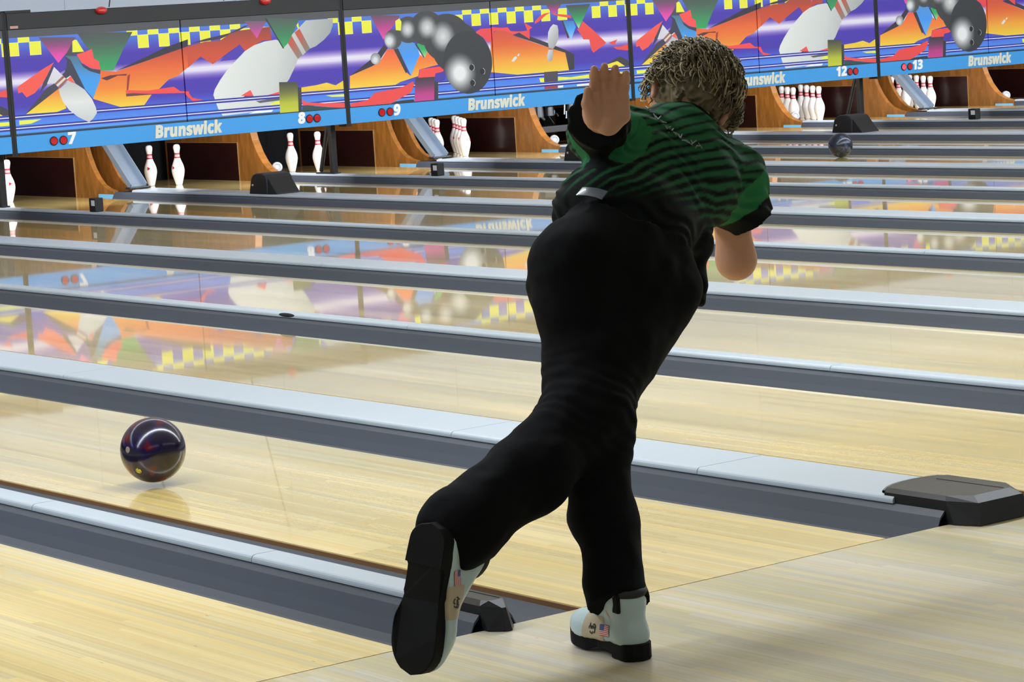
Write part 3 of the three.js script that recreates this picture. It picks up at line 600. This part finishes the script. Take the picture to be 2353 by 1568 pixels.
// trousers
{
  const list = [
    [J.pelL, J.pelR, 0.122, 0.126], [J.pelTop, mixv(J.pelL, J.pelR, 0.5), 0.135, 0.135],
    [J.hipL, J.kneeL, 0.108, 0.082], [J.kneeL, J.calfL, 0.08, 0.07], [J.calfL, J.hemL, 0.07, 0.071],
    [J.hipR, J.kneeR, 0.122, 0.098], [J.kneeR, J.calfR, 0.094, 0.086], [J.calfR, J.hemR, 0.086, 0.094],
  ];
  const base = field(list, 0.05), shinL = J.hemL.clone().sub(J.calfL).normalize(), shinR = J.hemR.clone().sub(J.calfR).normalize();
  const kr = J.kneeR, kl = J.kneeL, top = J.pelTop.clone().addScaledVector(spine, -0.07);
  const f = (x, y, z) => {
    let d = base(x, y, z); if (Math.abs(d) > 0.05) return d;
    const n1 = noise(x * 9 + 40, y * 14 + 40, z * 9 + 40) - 0.5, n2 = noise(x * 24 + 9, y * 30 + 9, z * 24 + 9) - 0.5;
    d += n1 * 0.02 + n2 * 0.007;
    const q = Math.hypot(x - kr.x, y - kr.y, z - kr.z), l = Math.hypot(x - kl.x, y - kl.y, z - kl.z);
    d += 0.006 * Math.sin((x * 0.8 + y * 1.0 - z * 0.5) * 120 + n1 * 9) * Math.exp(-q * q / 0.012) + 0.004 * Math.sin(y * 130 + n1 * 8) * Math.exp(-l * l / 0.014);
    d = Math.max(d, (x - J.hemL.x) * shinL.x + (y - J.hemL.y) * shinL.y + (z - J.hemL.z) * shinL.z);
    const eR = (x - J.hemR.x) * shinR.x + (y - J.hemR.y) * shinR.y + (z - J.hemR.z) * shinR.z; if (x < -0.9) d = Math.max(d, eR - 0.066);
    const lx = (x - top.x) * lat.x + (y - top.y) * lat.y + (z - top.z) * lat.z;
    return Math.max(d, (x - top.x) * spine.x + (y - top.y) * spine.y + (z - top.z) * spine.z - 0.6 * clamp(lx, 0, 0.2));
  };
  const [lo, hi] = bounds(list, 0.03);
  part('trousers', own(surfaceNets(f, lo, hi, 0.0095)), phy(new THREE.Color(0.0035, 0.0035, 0.0042), 0.9, { specularIntensity: 0.25 }), person);
}
// shirt
const shirtList = [
  [J.wst.clone().addScaledVector(lat, -0.055), J.wst.clone().addScaledVector(lat, 0.06), 0.118, 0.12],
  [J.wst.clone().addScaledVector(lat, -0.05), J.chest.clone().addScaledVector(lat, -0.075), 0.118, 0.118],
  [J.wst.clone().addScaledVector(lat, 0.06), J.chest.clone().addScaledVector(lat, 0.085), 0.12, 0.122],
  [J.chest, J.ub, 0.125, 0.115], [J.shoL, J.ub, 0.082, 0.105], [J.ub, J.shoR, 0.105, 0.092], [J.chest.clone().addScaledVector(lat, 0.08), J.shoR, 0.118, 0.09],
  [J.chest.clone().addScaledVector(lat, -0.08), J.shoL, 0.11, 0.08],
  [J.ub, J.neck0, 0.085, 0.068], [J.shoL, J.slvL, 0.078, 0.072], [J.shoR, J.slvR, 0.09, 0.066], [J.tail1, J.tail2, 0.04, 0.026],
  [J.wst.clone().addScaledVector(lat, 0.1), J.tail1, 0.1, 0.05],
  [J.wst.clone().addScaledVector(lat, 0.07), J.pelTop.clone().addScaledVector(lat, 0.085), 0.125, 0.128],
];
const shirtBase = field(shirtList, 0.04);
const slR = J.slvR.clone().sub(J.shoR).normalize(), slL = J.slvL.clone().sub(J.shoL).normalize();
const along = (p, o, d, x, y, z) => (x - o.x) * d.x + (y - o.y) * d.y + (z - o.z) * d.z;
const shirtF = (x, y, z) => {
  let d = shirtBase(x, y, z); if (Math.abs(d) > 0.05) return d;
  const n1 = noise(x * 11 + 20, y * 11 + 20, z * 11 + 20) - 0.5;
  d += n1 * 0.014 + 0.0035 * Math.sin((x * 0.6 + y * 1.3) * 85 + n1 * 14);
  const eR = along(0, J.slvR, slR, x, y, z), eL = along(0, J.slvL, slL, x, y, z), dR = Math.hypot(x - J.slvR.x, y - J.slvR.y, z - J.slvR.z), dL = Math.hypot(x - J.slvL.x, y - J.slvL.y, z - J.slvL.z);
  if (dR < 0.17) d = Math.max(d, eR - 0.005); if (dL < 0.15) d = Math.max(d, eL - 0.005);
  return d;
};
{
  const [lo, hi] = bounds(shirtList, 0.03), g = surfaceNets(shirtF, lo, hi, 0.0065), p = g.attributes.position, col = new Float32Array(p.count * 3);
  const green = [0.015, 0.095, 0.038], dark = [0.002, 0.004, 0.0035], bright = [0.02, 0.165, 0.055];
  for (let i = 0; i < p.count; i++) {
    const x = p.getX(i), y = p.getY(i), z = p.getZ(i), q = V(x, y, z).sub(J.chest), u = q.dot(RGT), v = q.dot(UPV);
    const n = noise(x * 14 + 7, y * 14 + 7, z * 14 + 7), s = v - 0.36 * u + 0.95 * u * u + (n - 0.5) * 0.022;
    const share = clamp(0.5 + 1.6 * (v - 0.02) + 0.6 * u, 0.2, 0.74), edge = -0.045 - 0.8 * clamp(u, 0, 0.2);
    const ph = (s / 0.0255) % 1, w = Math.abs(((ph + 1) % 1) - 0.5) * 2;
    let c = mixc(green, dark, step(share - 0.14, share + 0.14, w));
    c = mixc(c, dark, step(edge + 0.03, edge - 0.04, v));
    const aR = along(0, J.shoR, slR, x, y, z), rR = Math.hypot(...[0, 1, 2].map((k) => (k === 0 ? x - J.shoR.x - aR * slR.x : k === 1 ? y - J.shoR.y - aR * slR.y : z - J.shoR.z - aR * slR.z)));
    const aL = along(0, J.shoL, slL, x, y, z), rL = Math.hypot(x - J.shoL.x - aL * slL.x, y - J.shoL.y - aL * slL.y, z - J.shoL.z - aL * slL.z);
    const lenR = J.slvR.distanceTo(J.shoR), lenL = J.slvL.distanceTo(J.shoL);
    if (aR > 0.01 && rR < 0.14 && u > 0.15) c = aR > lenR - 0.045 ? dark : mixc(bright, green, n * 0.8);
    if (aL > 0.06 && rL < 0.12) c = aL > lenL - 0.06 ? dark : mixc(bright, green, n * 0.8);
    if (q.dot(spine) > 0.15 && Math.abs(u) < 0.16) { const r = Math.sin((u * 1.0 + v) * 130); if (q.dot(lat) > -0.03) c = r > 0.35 ? green : dark; }
    col.set(c, 3 * i);
  }
  g.setAttribute('color', new THREE.BufferAttribute(col, 3));
  const shirt = part('shirt', own(g), phy(0xffffff, 0.8, { vertexColors: true, specularIntensity: 0.3 }), person);
  // pale lettering across the yoke, as short raised threads
  const toSurf = (p) => { let q = p.clone(); for (let k = 0; k < 12; k++) { const d = shirtF(q.x, q.y, q.z); q.addScaledVector(FWD, Math.min(0.02, Math.max(-0.02, d))); } return q.addScaledVector(FWD, -0.002); };
  const bits = [];
  for (let k = 0; k < 26; k++) {
    const t = k / 25, c = at(J.ub, -0.085 + 0.135 * t, 0.105 - 0.105 * t - 0.02 * Math.sin(t * 3.1) + rr(-0.006, 0.006), -0.2), r = rr(0, 6.28), L = rr(0.004, 0.009);
    const a = toSurf(at(c, Math.cos(r) * L, Math.sin(r) * L)), b = toSurf(at(c, -Math.cos(r) * L, -Math.sin(r) * L));
    if (a.distanceTo(b) < 0.06) bits.push(new THREE.TubeGeometry(new THREE.LineCurve3(a, b), 1, 0.0017, 5));
  }
  part('yoke_lettering', own(mergeGeometries(bits)), std(0x77827d, 0.7), shirt);
}
// skin: one continuous body with head, arms and hands
const skinM = phy(0xc08d70, 0.55, { sheen: 0.2, sheenColor: new THREE.Color(0xffb090) });
{
  const core = [
    [J.pelL, J.pelR, 0.08, 0.08], [mixv(J.pelL, J.pelR, 0.5), J.wst, 0.09, 0.085], [J.wst, J.chest, 0.085, 0.095], [J.chest, J.ub, 0.095, 0.08], [J.ub, J.neck1, 0.06, 0.056],
    [J.shoL, J.ub, 0.05, 0.07], [J.ub, J.shoR, 0.07, 0.055], [J.hipL, J.kneeL, 0.07, 0.05], [J.kneeL, J.hemL, 0.048, 0.026], [J.hemL, V(-0.795, 0.07, 0.5), 0.024, 0.022], [J.hipR, J.kneeR, 0.075, 0.052], [J.kneeR, J.hemR, 0.05, 0.026], [J.hemR, mixv(J.hemR, J.heelR, 0.25), 0.026, 0.024],
    [J.shoR, J.elbR, 0.05, 0.047], [J.elbR, J.wrR, 0.046, 0.03], [J.shoL, J.elbL, 0.048, 0.042], [J.elbL, J.wrL, 0.043, 0.031],
  ];
  const [lo, hi] = bounds(core, 0.02), g1 = surfaceNets(field(core, 0.035), lo, hi, 0.012);
  // left hand: palm turned back to the camera, fingers up
  const o = at(J.wrL, -0.001, 0.026, -0.035), H = (x, y, z) => at(o, x, y, -z), hand = [
    [J.wrL, H(0, -0.03, 0.0), 0.031, 0.03],
    [H(-0.028, -0.022, 0), H(-0.032, 0.028, 0.004), 0.022, 0.014], [H(-0.006, -0.026, 0), H(-0.008, 0.033, 0.004), 0.022, 0.014], [H(0.018, -0.022, 0), H(0.016, 0.032, 0.003), 0.021, 0.013], [H(0.034, -0.014, 0), H(0.037, 0.025, 0), 0.018, 0.012],
    [H(-0.034, -0.02, 0.008), H(-0.05, 0.012, 0.022), 0.021, 0.0125], [H(-0.05, 0.012, 0.022), H(-0.049, 0.042, 0.03), 0.0115, 0.0095],
  ];
  for (const [x, L, sp] of [[-0.032, 0.058, -0.002], [-0.0095, 0.064, -0.001], [0.0135, 0.06, 0.001], [0.0355, 0.048, 0.003]]) {
    const b = H(x, 0.03, 0.004), m = H(x + sp * 0.5, 0.03 + L * 0.46, 0.012), e = H(x + sp, 0.03 + L * 0.82, 0.028), tip = H(x + sp * 1.2, 0.03 + L * 1.05, 0.044);
    hand.push([b, m, 0.0108, 0.0102], [m, e, 0.0102, 0.0097], [e, tip, 0.0097, 0.0086]);
  }
  const [l2, h2] = bounds(hand, 0.012), g2 = surfaceNets(field(hand, 0.009), l2, h2, 0.0035);
  // right hand, in front of the chest, half closed
  const fw = J.wrR.clone().sub(J.elbR).normalize(), sd = lat.clone().addScaledVector(fw, -lat.dot(fw)).normalize(), nn = fw.clone().cross(sd), HR = (x, y, z) => J.wrR.clone().addScaledVector(sd, x).addScaledVector(fw, y).addScaledVector(nn, z);
  const hr = [[J.wrR, HR(0, 0.03, 0), 0.03, 0.026], [HR(-0.025, 0.03, 0), HR(-0.03, 0.085, 0), 0.02, 0.014], [HR(0, 0.03, 0), HR(0, 0.09, 0), 0.021, 0.014], [HR(0.025, 0.03, 0), HR(0.03, 0.08, 0), 0.019, 0.013], [HR(-0.035, 0.03, 0), HR(-0.055, 0.065, 0.025), 0.018, 0.012], [HR(-0.055, 0.065, 0.025), HR(-0.045, 0.095, 0.035), 0.011, 0.009]];
  for (const [x, L] of [[-0.032, 0.065], [-0.01, 0.072], [0.012, 0.066], [0.033, 0.052]]) hr.push([HR(x, 0.085, 0), HR(x, 0.085 + L * 0.5, 0.02), 0.0105, 0.0095], [HR(x, 0.085 + L * 0.5, 0.02), HR(x, 0.085 + L * 0.55, 0.05), 0.0095, 0.008]);
  const [l3, h3] = bounds(hr, 0.012), g3 = surfaceNets(field(hr, 0.009), l3, h3, 0.004);
  // head
  const hx = J.earR.clone().sub(J.earL).normalize(), nk = J.neck1.clone(), c = J.head.clone();
  let hf = V(-0.25, -0.45, -0.85); hf.addScaledVector(hx, -hf.dot(hx)).normalize(); const hu = hx.clone().cross(hf).normalize().multiplyScalar(hx.clone().cross(hf).y > 0 ? 1 : -1);
  globalThis.__h = null;
  const HD = (x, y, z) => c.clone().addScaledVector(hx, x).addScaledVector(hu, y).addScaledVector(hf, z);
  const head = [[HD(0, 0.02, -0.03), HD(0, 0.02, 0.03), 0.086, 0.08], [HD(0, -0.04, 0.03), HD(0, -0.085, 0.06), 0.062, 0.036], [nk, HD(0, -0.04, -0.02), 0.056, 0.06], [J.ub, nk, 0.058, 0.056],
    [HD(0, -0.005, 0.1), HD(0, -0.032, 0.122), 0.012, 0.016], [HD(-0.03, 0.018, 0.095), HD(0.03, 0.018, 0.095), 0.014, 0.014], [HD(-0.018, -0.062, 0.092), HD(0.018, -0.062, 0.092), 0.01, 0.01]];
  for (const s of [-1, 1]) head.push([HD(s * 0.08, -0.02, -0.005), HD(s * 0.104, -0.02, -0.022), 0.011, 0.009], [HD(s * 0.104, -0.02, -0.022), HD(s * 0.094, -0.07, -0.008), 0.009, 0.008], [HD(s * 0.06, -0.03, 0.05), HD(s * 0.05, -0.01, 0.07), 0.03, 0.028]);
  const [l4, h4] = bounds(head, 0.012), g4 = surfaceNets(field(head, 0.014), l4, h4, 0.0042);
  const body = part('body', own(mergeGeometries([g1, g2, g3, g4])), skinM, person);
  for (const s of [-1, 1]) { const e = part('eye', own(new THREE.SphereGeometry(0.0125, 14, 10).translate(...HD(s * 0.033, 0.0, 0.094).toArray())), std(0xe8e6e2, 0.2), body); part('iris', own(new THREE.SphereGeometry(0.006, 10, 8).translate(...HD(s * 0.033, -0.002, 0.1035).toArray())), std(0x3a4a5a, 0.2), e); }
  // hair: a cap of hair with loose curls all over it
  const hb = [[HD(0, 0.012, -0.035), HD(0, 0.024, 0.045), 0.092, 0.084], [HD(0, -0.02, -0.045), HD(0, 0.02, -0.03), 0.074, 0.088], [HD(-0.055, 0.012, 0.0), HD(0.058, 0.014, 0.01), 0.06, 0.064]];
  const hbF = field(hb, 0.03), hairF = (x, y, z) => { const d = hbF(x, y, z); return Math.abs(d) > 0.04 ? d : d + (noise(x * 45 + 9, y * 45 + 9, z * 45 + 9) - 0.5) * 0.024 + (noise(x * 110 + 9, y * 110 + 9, z * 110 + 9) - 0.5) * 0.008; };
  const [l5, h5] = bounds(hb, 0.03), hg = surfaceNets(hairF, l5, h5, 0.0045), locks = [];
  const tones = [[0.16, 0.125, 0.065], [0.26, 0.21, 0.115], [0.4, 0.335, 0.2], [0.09, 0.07, 0.038]];
  const paint = (g, k) => { const n = g.attributes.position.count, a = new Float32Array(n * 3); for (let i = 0; i < n; i++) { const v = noise(g.attributes.position.getX(i) * 60 + 3, g.attributes.position.getY(i) * 60 + 3, g.attributes.position.getZ(i) * 60 + 3); a.set(tones[k].map((t) => t * (0.75 + 0.5 * v)), 3 * i); } g.setAttribute('color', new THREE.BufferAttribute(a, 3)); g.deleteAttribute('uv'); return g; };
  for (let k = 0; k < 2800; k++) {
    const z = rr(-1, 1), ph = rr(0, 6.283), s = Math.sqrt(1 - z * z), dir = V(s * Math.cos(ph), z, s * Math.sin(ph));
    const ly = dir.dot(hu), lz = dir.dot(hf); if (ly < -0.5 || (lz > 0.35 && ly < 0.35) || (Math.abs(dir.dot(hx)) > 0.8 && ly < -0.22)) continue;
    const start = HD(0, 0.03, -0.01); let q = start.clone(); for (let i = 0; i < 24; i++) { const d = hbF(q.x, q.y, q.z); if (d > -0.006) break; q.addScaledVector(dir, Math.max(0.003, -d)); }
    const down = hu.clone().multiplyScalar(-1).addScaledVector(dir, hu.dot(dir)).normalize(), side = dir.clone().cross(down), spin = rr(0, 6.28), R = rr(0.005, 0.012), turns = rr(0.8, 2.2), L = rr(0.03, 0.075), pts = [];
    const lean = rr(-0.5, 0.5), lift = rr(0.25, 0.75);
    for (let i = 0; i <= 7; i++) { const t = i / 7, a = spin + turns * 6.28 * t; pts.push(q.clone().addScaledVector(down, L * t + R * Math.cos(a) * 0.7).addScaledVector(side, lean * L * t + R * Math.sin(a)).addScaledVector(dir, lift * 0.03 * Math.sin(t * 2.4) + R * 0.7 * Math.cos(a + 1) + 0.003)); }
    locks.push(paint(new THREE.TubeGeometry(new THREE.CatmullRomCurve3(pts), 10, rr(0.0012, 0.0027), 3).toNonIndexed(), Math.floor(rr(0, 3.99))));
  }
  const cap0 = hg.toNonIndexed(); const cg = mergeGeometries([paint((cap0.setAttribute('uv', new THREE.BufferAttribute(new Float32Array(cap0.attributes.position.count * 2), 2)), cap0), 0), ...locks]);
  part('hair', own(cg), new THREE.MeshStandardMaterial({ vertexColors: true, roughness: 0.6 }), person);
}
// belt, seen where the shirt rides up
{
  const c = J.pelTop.clone().addScaledVector(spine, -0.07), a = lat.clone().addScaledVector(spine, -lat.dot(spine)).normalize(), b = spine.clone().cross(a), pts = [];
  const want = FWD.clone().multiplyScalar(-1).addScaledVector(RGT, -0.5), t0 = Math.atan2(want.dot(b), want.dot(a));
  for (let k = 0; k <= 24; k++) { const t = t0 + (k / 24 - 0.5) * 0.5; pts.push(c.clone().addScaledVector(a, 0.14 * Math.cos(t)).addScaledVector(b, 0.128 * Math.sin(t))); }
  const shape = new THREE.Shape([[-0.003, -0.02], [0.003, -0.02], [0.003, 0.02], [-0.003, 0.02]].map(([x, y]) => new THREE.Vector2(y, x)));
  const g = new THREE.BufferGeometry(), P = [], I = [];
  pts.forEach((p, k) => { const out = p.clone().sub(c).normalize(); for (const [o, u] of [[0, -0.018], [0.004, -0.018], [0.004, 0.018], [0, 0.018]]) { const v = p.clone().addScaledVector(out, o).addScaledVector(spine, u); P.push(v.x, v.y, v.z); } if (k) for (let e = 0; e < 4; e++) { const i = 4 * (k - 1), f = (e + 1) % 4; I.push(i + e, i + f, i + 4 + f, i + e, i + 4 + f, i + 4 + e); } });
  g.setAttribute('position', new THREE.Float32BufferAttribute(P, 3)); g.setIndex(I); g.computeVertexNormals();
  const belt = part('belt', own(g), phy(0x5a6068, 0.3, { clearcoat: 0.6 }), person);
}
// shoes
const flagTex = canvasTex(128, 96, (c) => { for (let k = 0; k < 13; k++) { c.fillStyle = k % 2 ? '#dcc8c0' : '#c0504a'; c.fillRect(0, k * 7.4, 128, 7.5); } c.fillStyle = '#34407e'; c.fillRect(0, 0, 52, 52); c.fillStyle = '#c8ccdc'; for (let y = 0; y < 4; y++) for (let x = 0; x < 5; x++) c.fillRect(5 + x * 10, 6 + y * 12, 3, 3); });
const emblemTex = canvasTex(128, 128, (c) => { c.clearRect(0, 0, 128, 128); c.strokeStyle = '#22241c'; c.lineWidth = 13; c.lineCap = 'round'; for (const [x, y, r, a, b] of [[60, 40, 26, 0.3, 3.6], [72, 76, 30, 3.4, 7.2], [50, 92, 20, 0.2, 2.8], [92, 46, 18, 4.2, 7.4], [34, 66, 16, 3.0, 5.4]]) { c.beginPath(); c.arc(x, y, r, a, b); c.stroke(); } });
const shoeM = { upper: phy(0xb4c8c8, 0.45, { clearcoat: 0.2 }), gold: phy(0xb8a98c, 0.45, { clearcoat: 0.2 }), sole: phy(0x070708, 0.7, { specularIntensity: 0.4 }), flag: std(0xffffff, 0.5, { map: flagTex, polygonOffset: true, polygonOffsetFactor: -2 }), emblem: std(0xffffff, 0.5, { map: emblemTex, transparent: true, polygonOffset: true, polygonOffsetFactor: -2 }) };
function shoe(heel, toe, upHint, side, flex, wide = 1) { // heel and toe points lie on the underside of the sole
  const z = toe.clone().sub(heel), L = z.length(); z.normalize(); const y = upHint.clone().addScaledVector(z, -upHint.dot(z)).normalize(), x = y.clone().cross(z);
  const Mx = new THREE.Matrix4().makeBasis(x, y, z).setPosition(heel.clone().sub(V(-0.8, 0, 0.45))), root = new THREE.Group(); root.name = 'shoe'; root.applyMatrix4(Mx); person.add(root);
  const half = (t) => wide * (t < 0.5 ? 0.036 + 0.004 * Math.sin(t * 3) : 0.037) + 0.014 * step(0.42, 0.72, t) - 0.002; // half width along the foot
  const out = []; const N = 40;
  for (let k = 0; k <= N; k++) { const t = k / N, e = t < 0.12 ? Math.sqrt(1 - (1 - t / 0.12) ** 2) : t > 0.78 ? Math.sqrt(1 - ((t - 0.78) / 0.22) ** 2) : 1; out.push([half(t) * Math.max(e, 0.02) + side * 0.006 * Math.sin(t * 3.1), t * L]); }
  const lft = out.map(([w, t], k) => [-(w - 2 * side * 0.006 * Math.sin(k / N * 3.1)), t]).reverse();
  const plan = new THREE.Shape([...out, ...lft].map(([a, b]) => new THREE.Vector2(a, b)));
  const bend = (g, amount) => { const p = g.attributes.position; for (let i = 0; i < p.count; i++) { const t = p.getZ(i) / L, q = Math.max(0, t - 0.55); p.setY(i, p.getY(i) + amount * q * q * L * 2.2); } g.computeVertexNormals(); return g; };
  const solid = new THREE.ExtrudeGeometry(plan, { depth: 0.02, bevelEnabled: true, bevelThickness: 0.003, bevelSize: 0.003, bevelSegments: 2, curveSegments: 4 });
  solid.applyMatrix4(new THREE.Matrix4().set(-1, 0, 0, 0, 0, 0, 1, 0.017, 0, 1, 0, 0, 0, 0, 0, 1)); // plan x, z; depth up
  // instep is raised, ball and heel meet the floor
  { const p = solid.attributes.position; for (let i = 0; i < p.count; i++) { const t = p.getZ(i) / L; if (p.getY(i) < 0.022) p.setY(i, p.getY(i) - 0.013 * Math.max(step(0.52, 0.66, t), 1 - step(0.24, 0.32, t))); } }
  const sole = part('sole', bend(solid, flex), shoeM.sole, root);
  const hp = out.filter(([, t]) => t < 0.3 * L), hl = lft.filter(([, t]) => t < 0.3 * L);
  const heelG = new THREE.ExtrudeGeometry(new THREE.Shape([...hp, ...hl].map(([a, b]) => new THREE.Vector2(a * 1.04, b - 0.002))), { depth: 0.036, bevelEnabled: true, bevelThickness: 0.002, bevelSize: 0.002, bevelSegments: 1 });
  heelG.applyMatrix4(new THREE.Matrix4().set(-1, 0, 0, 0, 0, 0, 1, 0.002, 0, 1, 0, 0, 0, 0, 0, 1)); part('heel', heelG, shoeM.sole, sole);
  const list = [[V(0, 0.045, 0.04), V(0, 0.045, L * 0.45), 0.037, 0.038], [V(0, 0.04, L * 0.45), V(side * 0.008, 0.035, L * 0.74), 0.04, 0.044], [V(side * 0.008, 0.035, L * 0.7), V(side * 0.006, 0.034, L * 0.86), 0.044, 0.037], [V(0, 0.05, 0.045), V(0, 0.125, 0.06), 0.038, 0.041], [V(0, 0.135, 0.075), V(0, 0.06, L * 0.56), 0.042, 0.038], [V(0, 0.125, 0.055), V(0, 0.16, 0.066), 0.041, 0.045]].map(([a, b, q, w]) => [a.add(V(0, 0.008, 0)), b.add(V(0, 0.008, 0)), q * wide, w * wide]);
  const ff = field(list, 0.022), f = (a, b, c) => Math.max(ff(a, b, c), 0.034 - b, b - 0.158);
  const [lo, hi] = bounds(list, 0.02), ug = bend(surfaceNets(f, lo, hi, 0.005), flex), up = part('upper', ug, shoeM.upper, root);
  up.updateMatrixWorld();
  const flat = new THREE.Mesh(ug, shoeM.upper); flat.updateMatrixWorld();
  const decal = (name, px, py, pz, w, h, mat, rx = 0) => { const e = new THREE.Euler(rx, side * Math.PI / 2, 0, 'YXZ'); const g = new DecalGeometry(flat, V(px, py, pz), e, V(w, h, 0.07)); if (g.attributes.position.count) { const p = g.attributes.position, n = g.attributes.normal; for (let i = 0; i < p.count; i++) p.setXYZ(i, p.getX(i) + n.getX(i) * 0.0008, p.getY(i) + n.getY(i) * 0.0008, p.getZ(i) + n.getZ(i) * 0.0008); part(name, g, mat, up); } };
  decal('saddle_patch', side * 0.04, 0.055, L * 0.5, 0.075, 0.075, shoeM.gold);
  decal('flag_patch', side * 0.04, 0.062, L * 0.34, 0.034, 0.026, shoeM.flag);
  decal('emblem', side * 0.04, 0.062, L * 0.5, 0.034, 0.034, shoeM.emblem);
  // padded collar and pull tab
  const ring = []; for (let k = 0; k < 24; k++) { const t = k / 24 * 6.2832; ring.push(V(wide * 0.043 * Math.cos(t), 0.158 + 0.004 * Math.sin(t), 0.066 + wide * 0.05 * Math.sin(t))); }
  part('collar', new THREE.TubeGeometry(new THREE.CatmullRomCurve3(ring, true), 32, 0.011, 8, true), std(0x18191c, 0.6), up);
  part('pull_tab', rbox(-0.005, 0.005, 0.112, 0.158, -0.012, 0.012, 0.003).translate(side * 0.04 * wide, 0, 0.036), shoeM.sole, up);
  const laces = []; for (let k = 0; k < 5; k++) { const zz = L * (0.36 + 0.075 * k), yy = 0.15 - 0.0165 * k; laces.push(new THREE.TubeGeometry(new THREE.CatmullRomCurve3([V(-0.026, yy - 0.012, zz), V(0, yy, zz + 0.004), V(0.026, yy - 0.012, zz)]), 8, 0.0028, 5)); }
  part('laces', mergeGeometries(laces), std(0xd8dde0, 0.7), up);
}
shoe(V(-0.797, 0.001, 0.556), V(-0.762, 0.001, 0.284), V(0, 1, 0), 1, 0.1);
shoe(J.heelR, J.toeR, RGT.clone().multiplyScalar(0.52).addScaledVector(FWD, 0.8).addScaledVector(UPV, -0.1), -1, 0.0, 1.27);
console.log('built');
renderer.render(scene, camera);
